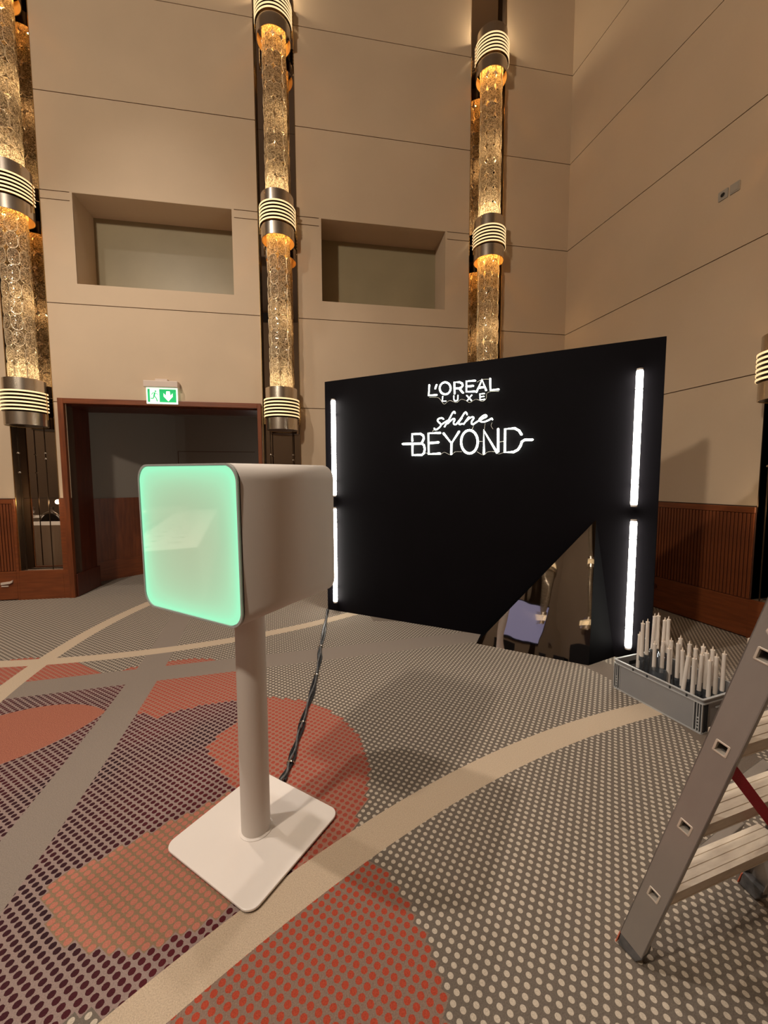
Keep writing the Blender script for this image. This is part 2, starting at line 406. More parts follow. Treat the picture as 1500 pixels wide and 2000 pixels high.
# niches
for nch in (NA, NB_):
    m = MB(); a, b = nch; z0, z1 = NZ; dp = .48
    m.box(a-.03, a, .0005, dp+.03, z0-.03, z1+.03); m.box(b, b+.03, .0005, dp+.03, z0-.03, z1+.03)
    m.box(a, b, .0005, dp+.03, z0-.03, z0); m.box(a, b, .0005, dp+.03, z1, z1+.03)
    nr = m.build('niche_lining', 'wall', WB)
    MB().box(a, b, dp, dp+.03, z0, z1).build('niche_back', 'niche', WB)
# recess cheeks with brass edge + mirror strip
for a, b in COLS:
    MB().box(a-.012, a, .0006, .15, .37, ZT).box(b, b+.012, .0006, .15, .37, ZT).build('recess_cheek', 'bronze', WB)
    MB().box(a+.0, a+.006, -.004, .004, .37, ZT).box(b-.006, b, -.004, .004, .37, ZT).build('edge_trim', 'brass', WB)
    mz = [.37, 1.29, 2.50, 4.92, 6.14, 7.35, ZT]
    for z0, z1 in zip(mz[:-1], mz[1:]):
        MB().box(a, b, .135, .147, z0+.002, z1-.002).build('mirror_pane', 'mirror', WB)
# wainscot of the back wall
def wainscot(name, parent_loc, rz, spans, pitch=.034):
    m = MB()
    for a, b in spans:
        m.box(a, b, -.012, .0115, 0, ZW-.004)
    w_ = m.build(name, 'groove'); w_.location = parent_loc; w_.rotation_euler = (0, 0, rz); struct(w_)
    proto = None
    for a, b in spans:
        MB().box(a, b, -.032, -.012, .012, .37).build('base_board', 'wood_h', w_, bevel=.003)
        MB().box(a, b, -.030, -.012, ZW-.062, ZW-.004).build('cap_rail', 'wood_h', w_, bevel=.004)
        n = max(1, round((b-a)/pitch)); pw_ = (b-a)/n
        me = None
        for i in range(n):
            if me is None:
                s0 = MB().box(-pw_/2+.004, pw_/2-.004, -.026, -.012, .375, ZW-.066).build('slat', 'wood', w_, bevel=.003)
                s0.location = (a+pw_*(i+.5), 0, 0); me = s0
            else: dup(me, (a+pw_*(i+.5), 0, 0), w_)
    return w_
wainscot('trim_1', LB, DL, [(-6.6, -3.76), (-.195, 2.22), (2.73, 3.74)])
# plain wood beside the door and under mirrors
m = MB().box(-3.76, -3.73, -.03, .01, 0, ZW).box(-3.23, -3.165, -.03, .01, .0, ZW).box(-3.73, -3.23, -.03, .011, 0, .37)
m.box(-.715, -.70, -.03, .01, 0, ZW).box(-.70, -.195, -.03, .011, 0, .37).box(2.22, 2.73, -.03, .011, 0, .37)
o = m.build('trim_2', 'wood_h', bevel=.003); o.location = LB; o.rotation_euler = (0, 0, DL); struct(o)
# door opening: casing, deep jambs
dr = MB().box(-3.165, -3.10, -.045, .02, 0, 2.545).build('door_1', 'wood'); dr.location = LB; dr.rotation_euler = (0, 0, DL); struct(dr)
MB().box(-.765, -.715, -.045, .02, 0, 2.545).build('casing', 'wood', dr, bevel=.004)
MB().box(-3.10, -.765, -.045, .02, 2.48, 2.545).build('head_casing', 'wood_h', dr, bevel=.004)
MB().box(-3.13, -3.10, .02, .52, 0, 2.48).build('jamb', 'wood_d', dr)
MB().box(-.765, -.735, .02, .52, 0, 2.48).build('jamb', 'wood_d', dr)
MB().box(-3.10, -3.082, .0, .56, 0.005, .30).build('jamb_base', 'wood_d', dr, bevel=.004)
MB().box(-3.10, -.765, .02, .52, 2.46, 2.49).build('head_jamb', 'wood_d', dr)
# corridor behind
cA, cB = Vector((-2.58, 6.88, 0)), Vector((-1.60, 7.66, 0))
ca = math.atan2((cB-cA).y, (cB-cA).x); cl = (cB-cA).length
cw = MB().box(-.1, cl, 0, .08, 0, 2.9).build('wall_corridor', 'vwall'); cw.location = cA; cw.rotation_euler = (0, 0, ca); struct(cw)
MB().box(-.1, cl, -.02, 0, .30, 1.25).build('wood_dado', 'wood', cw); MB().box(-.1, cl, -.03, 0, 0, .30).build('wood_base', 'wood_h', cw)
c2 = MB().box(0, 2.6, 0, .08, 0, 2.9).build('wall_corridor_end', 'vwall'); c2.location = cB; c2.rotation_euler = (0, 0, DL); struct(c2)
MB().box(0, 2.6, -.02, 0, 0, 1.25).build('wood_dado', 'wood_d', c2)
dm = MB().box(-.35, -.343, -.004, 0, 1.25, 2.02)
MB().box(.02, .028, -.004, 0, 1.25, 2.02).box(.02, 1.3, -.004, 0, 2.012, 2.02).build('door_outline', 'groove', c2)
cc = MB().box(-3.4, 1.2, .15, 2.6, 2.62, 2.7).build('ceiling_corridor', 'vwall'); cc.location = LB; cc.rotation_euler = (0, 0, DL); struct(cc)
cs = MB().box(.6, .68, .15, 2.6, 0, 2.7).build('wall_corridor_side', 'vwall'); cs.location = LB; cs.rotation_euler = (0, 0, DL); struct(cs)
lamp('corridor_light', 'POINT', (-.2, 6.75, 1.9), 1.6, (1, .9, .8), .1)

# ------------------------------------------------------------------ right wall
wr = MB().box(-5.335, 7.5, .012, .15, 0, ZT)
wr = MB().box(-5.335, -2.66, .012, .15, 0, ZT).box(-2.16, 7.5, .012, .15, 0, ZT).box(-2.66, -2.16, .012, .15, 0, .36)
WR = wr.build('wall_right', 'joint'); WR.location = (RX, 0, 0); WR.rotation_euler = (0, 0, -PI/2); struct(WR)
LVR = [1.25, 2.475, 3.70, 4.92, 6.14, 7.35, ZT]
for a, b in ((-5.335, -2.66), (-2.16, 2.0), (2.0, 7.5)):
    for z0, z1 in zip(LVR[:-1], LVR[1:]): panel(a, b, z0, z1, parent=WR)
MB().box(-2.672, -2.66, .0006, .15, .37, ZT).box(-2.16, -2.148, .0006, .15, .37, ZT).build('recess_cheek', 'bronze', WR)
for z0, z1 in ((.37, 1.29), (1.29, 2.5), (2.5, 4.92), (4.92, 7.35), (7.35, ZT)):
    MB().box(-2.66, -2.16, .135, .147, z0+.002, z1-.002).build('mirror_pane', 'mirror', WR)
ZWs = ZW; ZW = 1.25
wainscot('trim_3', (RX, 0, 0), -PI/2, [(-5.30, -2.66), (-2.16, 2.0)])
ZW = ZWs
o = MB().box(-2.66, -2.16, -.03, .011, 0, .37).build('trim_4', 'wood_h'); o.location = (RX, 0, 0); o.rotation_euler = (0, 0, -PI/2); struct(o)
rs_ = MB().lathe([(.030, 0), (.030, .006), (.022, .008)], 16, cap=True, T=Matrix.Rotation(PI/2, 4, 'X')).build('round_socket', 'wood_d')
rs_.location = (RX-.034, 3.62, .26); rs_.rotation_euler = (0, 0, -PI/2)
tag(rs_, 'small round dark cover plate on the red wood dado right of the black backdrop', 'socket')

hb = empty('wall_bracket', LB + dB*(-3.83) + nB*(-.034) + Vector((0, 0, .235)), DL); tag(hb, 'small pale bracket on the wooden base board at the left picture edge', 'bracket')
MB().prism([(-.10, .0), (.0, .012), (.035, .03), (.03, -.002), (.0, -.018), (-.10, -.03)], -.018, 0, 'y').build('arm', 'housing', hb, bevel=.003)
MB().box(-.10, -.02, -.010, 0, -.055, -.040).build('lower_bar', 'housing', hb, bevel=.002)

# ------------------------------------------------------------------ crystal wall lights
def plate_mesh():
    m = MB(); n = 14; a, h = .056, .094
    v = [(0, -.012, 0)]; R_ = .14
    rings = []
    for k, s_ in enumerate((.55, 1.0)):
        for i in range(n):
            t = 2*PI*i/n
            xx = a*s_*math.cos(t)*(abs(math.cos(t))**-.25 if abs(math.cos(t)) > .05 else 1)*.95
            zz = h*s_*math.sin(t)*(abs(math.sin(t))**-.25 if abs(math.sin(t)) > .05 else 1)*.95
            v.append((xx, -.010+.006*(k)+ (xx*xx)/(2*R_), zz))
    for i in range(n):
        q = v[1+n+i]; v.append((q[0]*1.07, q[1]-.001, q[2]*1.05))
    for i in range(n):
        v.append((v[1+2*n+i][0], v[1+2*n+i][1]+.008, v[1+2*n+i][2]))
    f = [(0, 1+i, 1+(i+1) % n) for i in range(n)]
    f += [(1+i, 1+n+i, 1+n+(i+1) % n, 1+(i+1) % n) for i in range(n)]
    f += [(1+n+i, 1+2*n+i, 1+2*n+(i+1) % n, 1+n+(i+1) % n) for i in range(n)]
    f += [(1+2*n+i, 1+3*n+i, 1+3*n+(i+1) % n, 1+2*n+(i+1) % n) for i in range(n)]
    m.add(v, f, True)
    return m
M['plate_rim'] = mat('crystal_rim', (.85, .70, .48), .12, .35, bump=.5, bscale=200)
PLATE = None
def crystal_light(loc, rz, label, units, power=9, gmul=1.0):
    global PLATE
    r = empty('crystal_wall_light', loc, rz)
    tag(r, label, 'wall light', 'crystal wall lights')
    cy = -.102
    for zb, bottom in units:
        inner = 36
        m = MB().lathe([(.205, zb), (.212, zb), (.212, zb+.15), (.205, zb+.15)], 40, c=(0, cy))
        col = m.build('metal_collar', 'chrome', r)
        MB().lathe([(.2045, zb+.001), (.2045, zb+.149)], 40, c=(0, cy)).build('gold_lining', 'goldin', col)
        m = MB().lathe([(.200, zb+.40), (.206, zb+.40), (.206, zb+.545), (.165, zb+.545)], 40, c=(0, cy))
        m.build('metal_collar', 'chrome', r)
        MB().lathe([(.185, zb+.15), (.185, zb+.40)], 32, c=(0, cy)).build('louver_core', 'bronze', r)
        a0, a1 = PI+.0, 2*PI-.0
        for k in range(6):
            z = zb+.168+k*.0425
            lr = MB().lathe([(.226, z), (.231, z), (.232, z+.009), (.231, z+.018), (.226, z+.018), (.226, z)], 36, a0-.2, a1+.2, c=(0, cy)).build('lit_ring', 'ringglow', r)
            MB().lathe([(.185, z-.001), (.226, z-.001), (.226, z+.003), (.185, z+.003)], 36, a0-.2, a1+.2, c=(0, cy)).build('ring_shelf', 'bronze', lr)
        for sx in (-1, 1):
            MB().box(sx*.226-.006, sx*.226+.006, cy-.006, cy+.006, zb+.08, zb+.40).build('side_post', 'brass', r)
        if bottom:
            MB().lathe([(.0, zb+.004), (.206, zb+.004)], 40, c=(0, cy)).build('bottom_cap', 'bronze', r)
            for sx in (-.17, .13):
                q = MB().tube([(sx, -.02, .38), (sx, -.02, zb)], .006, 8).build('hanger_rod', 'bronze', r)
                for zz in (1.86, 1.62 if sx < 0 else 1.79):
                    MB().lathe([(0, -.012), (.016, -.008), (.018, 0), (.016, .008), (0, .012)], 12, c=(0, 0)).build('knob', 'chrome', q, loc=(sx, -.02, zz))
        else:
            lamp('crystal_bulb', 'POINT', (0, cy, zb+.10), power*gmul*1.8, (1, .50, .11), .04, parent=r)
        lamp('crystal_bulb', 'POINT', (0.02, cy+.02, zb-.95), power*.35, (1, .74, .44), .03, parent=r)  # added mid-segment light to brighten the plates; the fixture glows from its ends
        lamp('crystal_bulb', 'POINT', (0, cy, zb+.62), power*1.1, (1, .80, .52), .03, parent=r)
    zs = [u[0] for u in units]
    segs = [(zs[i+1]+.545, zs[i]+.16) for i in range(len(zs)-1)]
    if PLATE is None:
        PLATE = plate_mesh().build('glass_plate', 'crystal', r); PLATE.data.materials.append(M['plate_rim']); PLATE.location = (0, 0, -50)
        for p_ in PLATE.data.polygons:
            if max(p_.vertices) >= 1+28: p_.material_index = 1
    for zlo, zhi in segs:
        n = 11; ph = (zhi-zlo)/n
        for j in range(n):
            for k in range(8):
                a = k*PI/4 + PI/8 + random.uniform(-.05, .05)
                rr = .134 + (.009 if k % 2 else 0)
                c = PLATE.copy(); COL.objects.link(c); c.parent = r
                c.location = (rr*math.sin(a), cy-rr*math.cos(a), zlo+ph*(j+.5))
                c.rotation_euler = (random.uniform(-.06, .06), random.uniform(-.05, .05), a)
        MB().tube([(0, cy, zlo-.1), (0, cy, zhi)], .012, 8).build('core_rod', 'chrome', r)
    return r
def bl(u, y=0): return LB + dB*u + nB*y
U4 = [(9.4-2.42+.02, False), (4.60, False), (2.18, True)]
r1 = crystal_light(bl(-3.475), DL, 'large crystal column light at the left edge, left of the doorway', [(9.4, False), (7.0, False), (4.60, False), (2.18, True)][1:], 9)
PLATE_SRC = PLATE
crystal_light(bl(-.445+.01), DL, 'crystal column light between the two wall niches, right of the doorway', [(7.0, False), (4.60, False), (2.18, True)], 9)
crystal_light(bl(2.475), DL, 'crystal column light rising behind the black backdrop, near the room corner', [(7.0, False), (4.60, False), (2.18, True)], 12)
crystal_light((RX, 2.41, 0), -PI/2, 'crystal column light cut by the right picture edge, on the right wall', [(7.0, False), (4.60, False), (2.18, True)], 9)
bpy.data.objects.remove(PLATE_SRC)
# upper tubes continuing to the ceiling
# (built with the units above the frame)

# ------------------------------------------------------------------ exit sign
sg = empty('exit_sign', bl(-1.94, -.0) + Vector((0, 0, 2.50)), DL)
tag(sg, 'green lit exit sign with running figure and arrow above the doorway', 'exit sign')
MB().box(-.205, .205, -.105, -.005, .205, .285).build('sign_housing', 'housing', sg, bevel=.006)
MB().box(-.075, .075, -.07, 0, .285, .315).build('mounting_box', 'housing', sg, bevel=.004)
MB().box(-.187, .187, -.062, -.050, .0, .205).build('light_plate', 'signw', sg)
y0, y1 = -.066, -.062
MB().box(-.170, -.145, y0, y1, .022, .185).build('green_field', 'signg', sg)
g = MB().box(-.03, .170, y0, y1, .022, .185).build('green_field', 'signg', sg)
arrow = [(.0, 0), (.055, .062), (.055, .105), (.028, .075), (.020, .13), (-.020, .13), (-.028, .075), (-.055, .105), (-.055, .062)]
MB().prism([(x+.075, z+.032) for x, z in arrow], y0-.002, y0, 'y').build('arrow', 'signw', sg)
rm = MB().lathe([(0, 0), (.010, 0)], 12, T=Matrix.Translation((-.075, y0, .158)) @ Matrix.Rotation(PI/2, 4, 'X'))
def limb(m, pts, wd):
    for (xa, za), (xb, zb) in zip(pts[:-1], pts[1:]):
        dx, dz = xb-xa, zb-za; l = math.hypot(dx, dz); nx, nz = -dz/l*wd/2, dx/l*wd/2
        m.prism([(xa+nx, za+nz), (xb+nx, zb+nz), (xb-nx, zb-nz), (xa-nx, za-nz)], y0, y1-.0005, 'y')
limb(rm, [(-.084, .142), (-.096, .098)], .016); limb(rm, [(-.082, .140), (-.108, .138), (-.124, .115)], .007)
limb(rm, [(-.080, .138), (-.062, .128), (-.048, .120)], .007); limb(rm, [(-.094, .102), (-.070, .070), (-.058, .030)], .011)
limb(rm, [(-.096, .102), (-.106, .066), (-.138, .068)], .010)
rm.build('running_figure', 'signg', sg)

# ------------------------------------------------------------------ socket and switch on the right wall
def wallplate(name, y, z, label, cat, hole):
    r = empty(name, (RX, y, z), -PI/2); tag(r, label, cat)
    MB().prism(rrect(.088, .088, .006, 4), -.010, 0, 'y').build('cover_plate', 'socket', r)
    if hole:
        MB().lathe([(0, 0), (.020, 0)], 20, T=Matrix.Translation((0, -.0105, 0)) @ Matrix.Rotation(PI/2, 4, 'X')).build('socket_well', 'blackg', r)
        MB().lathe([(.020, 0), (.024, 0), (.024, .004), (.020, .004)], 20, T=Matrix.Translation((0, -.010, 0)) @ Matrix.Rotation(PI/2, 4, 'X')).build('well_rim', 'socket', r)
    else: MB().prism(rrect(.064, .064, .004, 4), -.014, -.010, 'y').build('rocker', 'socket', r)
wallplate('wall_socket', 3.125, 4.285, 'grey square wall socket high on the right wall, left of the blank plate', 'socket', True)
wallplate('wall_switch', 3.020, 4.285, 'grey square blank switch plate high on the right wall', 'switch', False)

# ------------------------------------------------------------------ black backdrop
PR = math.atan2(-.663, .749)
nP = Vector((-math.sin(PR), math.cos(PR), 0)); dP = Vector((math.cos(PR), math.sin(PR), 0)); LP = nP*3.8307
def P3(u, y, z): return LP+dP*u+nP*y+Vector((0, 0, z))
bd = empty('backdrop', P3(-1.03, 0, 0), PR)
tag(bd, 'large matt black backdrop wall carrying neon lettering and light tubes', 'backdrop')
W2 = 3.18/2
MB().box(-W2, W2, 0, .04, .0, 2.61).build('face_board', 'black', bd, bevel=.003)
for x in (-W2+.03, 0, W2-.03): MB().box(x-.03, x+.03, .04, .09, 0, 2.60).build('rear_post', 'blackg', bd)
for x in (-W2+.03, W2-.03): MB().box(x-.03, x+.03, .04, .55, 0, .04).build('foot_bar', 'blackg', bd)
# faceted mirror corner
A = P3(.125, -.004, 1.165); B = Vector((2.43, 2.591, 0)); Cc = Vector((1.767, 3.237, 0)); Dd = P3(.30, -.004, 0); Ee = P3(-.835, -.004, 0)
mf = empty('mirror_wedge', tuple(B)); tag(mf, 'triangular mirror-faced wedge at the foot of the black backdrop', 'mirror')
q = [p-B for p in (A, B, Cc, Dd, Ee)]
MB().add([q[0], q[1], q[2]], [(0, 1, 2)]).build('mirror_face', 'foil', mf)
q2 = [p+Vector((nP.x, nP.y, 0))*.004 for p in q]
MB().add([q2[0], q2[1], q2[2], q[3], q[4]], [(0, 2, 1), (0, 1, 3), (0, 4, 2), (1, 2, 4, 3), (0, 3, 4)]).build('black_body', 'blackw', mf)
# light tubes
TB = None
for u, z0, z1, lb in ((-2.482, 1.325, 2.40, 'upper white light tube at the left side of the black backdrop'), (-2.485, .11, 1.205, 'lower white light tube at the left side of the black backdrop, beside the screen housing'),
                      (.389, 1.285, 2.375, 'upper white light tube at the right side of the black backdrop'), (.393, .10, 1.182, 'lower white light tube at the right side of the black backdrop, above the crate')):
    r = empty('light_tube', P3(u, -.04, z0), PR); tag(r, lb, 'light', 'white light tubes on the backdrop')
    h = z1-z0
    MB().lathe([(.0, .012), (.020, .012), (.025, .025), (.025, h-.025), (.020, h-.012), (0, h-.012)], 20).build('glowing_tube', 'led', r)
    for zz in (0, h-.014): MB().lathe([(.020, zz), (.023, zz), (.023, zz+.014), (.020, zz+.014)], 20, cap=True).build('end_cap', 'white_s', r)
    for zz in (.17, h-.17): MB().lathe([(.0262, zz), (.0272, zz), (.0272, zz+.014), (.0262, zz+.014), (.0262, zz)], 20).box(-.012, .012, .022, .04, zz, zz+.014).build('clip', 'acryl', r)
# neon lettering: strokes were read off as (x, y) drawing units and are laid on the backdrop plane
def ray_uz(cx_, cy_):
    X_, Y_ = 760+cx_/4.6875, 720+cy_/4.6875
    d_ = cr*(X_-750) - cu*(Y_-1000) + cf*FOC
    C_ = Vector((0, 0, 1.5)); t = (LP-nP*.03-C_).dot(nP)/d_.dot(nP); p = C_+d_*t
    return (p.dot(dP), p.z)
def smooth(pts, n=5):
    out = []
    for i in range(len(pts)-1):
        p0, p1, p2, p3 = pts[max(i-1, 0)], pts[i], pts[i+1], pts[min(i+2, len(pts)-1)]
        for k in range(n):
            t = k/n
            out.append(tuple(.5*((2*p1[j])+(-p0[j]+p2[j])*t+(2*p0[j]-5*p1[j]+4*p2[j]-p3[j])*t*t+(-p0[j]+3*p1[j]-3*p2[j]+p3[j])*t**3) for j in (0, 1)))
    return out+[pts[-1]]
def ell(cx_, cy_, rx, ry, n=24): return [(cx_+rx*math.cos(2*PI*i/n+1.2), cy_+ry*math.sin(2*PI*i/n+1.2)) for i in range(n+1)]
def neon(name, label, letters, r, wires):
    us = [ray_uz(*p) for l in letters for s in l[1] for p in s]
    u0 = sum(p[0] for p in us)/len(us); z0 = sum(p[1] for p in us)/len(us)
    root = empty(name, P3(u0, 0, z0), PR); tag(root, label, 'neon sign', 'neon lettering on the backdrop')
    for nm, strokes, sm in letters:
        m = MB(); mk = MB()
        for s in strokes:
            pts = smooth(s) if sm else s
            q = [ray_uz(*p) for p in pts]
            m.tube([(a-u0, -.030, z-z0) for a, z in q], r, 8)
            for a, z in (q[0], q[-1]): m.lathe([(0, -r*.8), (r*.7, -r*.6), (r, 0), (r*.7, r*.6), (0, r*.8)], 8, T=Matrix.Translation((a-u0, -.030, z-z0)))
            for i in range(0, len(q), max(1, len(q)//3)): mk.box(q[i][0]-u0-.002, q[i][0]-u0+.002, -.028, 0, q[i][1]-z0-.002, q[i][1]-z0+.002)
        o_ = m.build('letter', 'neon', root)
        mk.build('stand_off', 'acryl', o_)
    for wv in wires:
        MB().tube([(ray_uz(*p)[0]-u0, -.012, ray_uz(*p)[1]-z0) for p in smooth(wv)], .0016, 5).build('wire', 'white_s', root)
neon('neon_letters', 'topmost white neon word in capitals on the black backdrop', [
    ('L', [[(368, 150), (362, 245), (436, 240)]], 0), ("'", [[(434, 148), (422, 182)]], 0), ('O', [ell(513, 180, 50, 55)], 0),
    ('R', [[(600, 228), (597, 125), (645, 124), (670, 136), (674, 154), (662, 172), (640, 180), (604, 182)], [(640, 180), (677, 222)]], 0),
    ('E', [[(788, 110), (707, 116), (707, 212), (785, 209)], [(707, 163), (770, 158)]], 0),
    ('A', [[(800, 214), (851, 102), (888, 198)], [(822, 176), (873, 168)]], 0), ('L', [[(925, 92), (928, 196), (1003, 190)]], 0)], .0085,
    [[(360, 258), (440, 262), (470, 290)], [(800, 120), (850, 96), (920, 92)]])
neon('neon_letters', 'smallest white neon word, widely spaced capitals right below the topmost word', [
    ('L', [[(491, 254), (486, 299), (518, 297)]], 0), ('U', [[(592, 248), (593, 283), (600, 294), (612, 297), (624, 290), (629, 280), (630, 245)]], 0),
    ('X', [[(710, 245), (754, 292)], [(756, 242), (714, 294)]], 0), ('E', [[(872, 228), (830, 232), (833, 286), (875, 281)], [(832, 258), (868, 254)]], 0)], .0052,
    [[(470, 290), (500, 322), (545, 290), (585, 300), (615, 308), (655, 278), (700, 290), (735, 308), (790, 278), (850, 296), (885, 270), (890, 225), (930, 205), (1000, 205)]])
neon('neon_letters', 'white neon script word shine, between the two capital words', [
    ('s', [[(413.6, 545.8), (423.7, 559.6), (448.1, 548.6), (471.7, 524.2), (470.5, 506.0), (451.4, 487.7), (443.2, 471.4), (458.3, 456.4), (484.7, 452.3), (497.7, 462.1)], [(472.5, 514.9), (509.0, 491.7), (549.7, 467.4)]], 1),
    ('h', [[(507.0, 532.4), (545.6, 469.4), (580.1, 406.4), (596.4, 394.3), (603.3, 408.5)], [(537.5, 501.9), (565.9, 473.5), (590.3, 458.0), (600.8, 467.4), (590.3, 489.7), (594.3, 508.0), (610.6, 510.0), (623.6, 497.8)]], 1),
    ('i', [[(623.6, 497.8), (659.3, 453.2), (689.8, 406.4), (704.8, 401.2), (714.2, 420.7)], [(665.4, 453.2), (639.0, 491.7), (645.1, 509.2), (671.5, 503.9)]], 1),
    ('n', [[(681.7, 509.2), (704.0, 477.5), (729.2, 441.8)], [(704.0, 481.6), (732.5, 456.4), (760.9, 443.0), (775.1, 453.2), (756.8, 481.6), (754.8, 502.7), (769.0, 510.8)]], 1),
    ('e', [[(769.0, 510.8), (805.6, 485.6), (854.3, 458.0), (891.7, 438.9), (882.8, 424.7), (858.4, 432.8), (826.7, 463.3), (834.0, 481.6), (866.5, 487.7), (907.1, 473.5), (937.6, 456.4), (945.7, 467.4)]], 1)], .0068,
    [[(940, 490), (930, 520), (948, 552)], [(876, 500), (866, 560)], [(410, 545), (392, 575)], [(770, 520), (752, 560)]])
neon('neon_letters', 'white neon word BEYOND, with a dash at each end', [
    ('B', [[(125, 690), (300, 686), (318, 700), (326, 735), (320, 772), (300, 790), (214, 792), (214, 704)], [(212, 662), (211, 600), (288, 597), (312, 612), (318, 640), (300, 680)]], 0),
    ('E', [[(467, 588), (360, 592), (362, 782), (465, 777)], [(362, 682), (452, 675)]], 0),
    ('Y', [[(498, 592), (571, 684), (640, 576)], [(571, 684), (569, 782)]], 0), ('O', [ell(735, 670, 76, 106, 32)], 0),
    ('N', [[(868, 778), (866, 566), (990, 772), (998, 764), (998, 552)]], 0),
    ('D', [[(1212, 604), (1190, 568), (1150, 546), (1062, 553), (1060, 766), (1140, 763), (1180, 742), (1204, 705), (1216, 668), (1240, 653), (1312, 650)]], 0)], .0105,
    [[(330, 770), (345, 775)], [(465, 790), (500, 765), (560, 790), (600, 762), (660, 760)], [(800, 760), (860, 790), (900, 762), (960, 760), (1000, 780), (1050, 765)], [(820, 665), (860, 665)], [(1000, 672), (1050, 662)]])

# ------------------------------------------------------------------ kiosk with backlit screen
KC = Vector((-.108, 1.700, 0))
ks = empty('screen_stand', KC, -.805)
tag(ks, 'white cube-shaped display housing with green glowing screen on a round post and square plate', 'display stand')
MB().prism(rrect(.512, .508, .045, 8), .006, .016, 'z').build('base_plate', 'white', ks, bevel=.003)
MB().prism(rrect(.504, .500, .043, 8), 0, .006, 'z').build('rubber_underlay', 'blackg', ks)
T_ = Matrix.Rotation(0, 4, 'Z')
PO = ks.matrix_basis.inverted() if False else None
MB().lathe([(.070, .016), (.070, .019), (.062, .022)], 40, cap=True).build('post_flange', 'white', ks)
MB().lathe([(.060, .018), (.060, 1.045)], 40, cap=True).build('post', 'white_s', ks)
HW, HD, HH, HR = .532, .495, .540, .058
ho = MB()
prof = rrect(HW, HH, HR, 10)
n_ = len(prof)
v = [(x, -HD/2+.004, z) for x, z in prof]+[(x, HD/2, z) for x, z in prof]+[(x*.982, -HD/2+.004, z*.982) for x, z in prof]+[(x*.982, -HD/2+.03, z*.982) for x, z in prof]
f = [(i, (i+1) % n_, n_+(i+1) % n_, n_+i) for i in range(n_)]+[tuple(range(n_, 2*n_))]
f += [(i, (i+1) % n_, 2*n_+(i+1) % n_, 2*n_+i) for i in range(n_)]+[(2*n_+i, 2*n_+(i+1) % n_, 3*n_+(i+1) % n_, 3*n_+i) for i in range(n_)]+[tuple(range(3*n_, 4*n_))]
ho.add(v, f)
housing = ho.build('housing', 'white_s', ks)
for i, p in enumerate(housing.data.polygons): p.use_smooth = i < n_
ROT = Matrix.Rotation(.034, 4, 'Z') @ Matrix.Rotation(.018, 4, 'X') @ Matrix.Rotation(.012, 4, 'Y')
housing.matrix_basis = Matrix.Translation((-.008, -.010, 1.565-HH/2)) @ ROT
gp = rrect(HW*.985, HH*.985, HR, 10)
def ringprism(po, pi, y0, y1):
    n = len(po); m = MB()
    v = [(x, y, z) for y in (y0, y1) for pp in (po, pi) for x, z in pp]
    f = []
    for i in range(n):
        j = (i+1) % n
        f += [(i, j, n+j, n+i), (2*n+i, 2*n+j, 3*n+j, 3*n+i), (i, j, 2*n+j, 2*n+i), (n+i, n+j, 3*n+j, 3*n+i)]
    return m.add(v, f)
so = MB().prism(rrect(HW*.972, HH*.972, HR*.95, 10), -.003, .003, 'y').build('screen', screen_mat(HW*.972, HH*.972, HR*.95), housing, loc=(0, -HD/2-.003, 0))
ringprism(rrect(HW*1.0, HH*1.0, HR, 10), rrect(HW*.976, HH*.976, HR*.95, 10), -.007, .0).build('clear_front_rim', 'acryl', housing, loc=(0, -HD/2-.002, 0))
ringprism(rrect(HW*.990, HH*.990, HR, 10), rrect(HW*.95, HH*.95, HR*.9, 10), 0, .008).build('shadow_gap', 'blackg', housing, loc=(0, -HD/2-.002, 0))
MB().tube([(.05, -.205, -.268), (.06, -.215, -.285), (.085, -.22, -.278), (.09, -.20, -.268)], .006, 6).build('cable_hook', 'blackg', housing)
# cable bundle
cb_pts = [(.571, 4.568), (.462, 3.965), (.372, 3.534), (.335, 3.279), (.252, 2.868), (.178, 2.578), (.118, 2.341), (.075, 2.166), (.038, 2.033), (.005, 1.955)]
cb = empty('cable_bundle', (.19, 2.6, 0)); tag(cb, 'black bundle of cables with silver ties running from the square plate to the backdrop', 'cable')
cs_ = smooth(cb_pts, 6)
for k, (of, mt_, rr) in enumerate(((-.010, 'blackg', .008), (.007, 'blackg', .0075), (-.001, 'rubber', .006))):
    MB().tube([(x-.19+of+.006*math.sin(i*.7+k*2), y-2.6, rr+(.011 if k == 2 else .0)) for i, (x, y) in enumerate(cs_)], rr, 8).build('cable', mt_, cb)
for i in (12, 22, 34, 46):
    x, y = cs_[i]; MB().lathe([(.019, -.006), (.021, -.006), (.021, .006), (.019, .006)], 12, T=Matrix.Translation((x-.19, y-2.6, .011)) @ Matrix.Rotation(PI/2, 4, 'X') @ Matrix.Scale(.62, 4, Vector((0, 1, 0)))).build('cable_tie', 'chrome', cb)

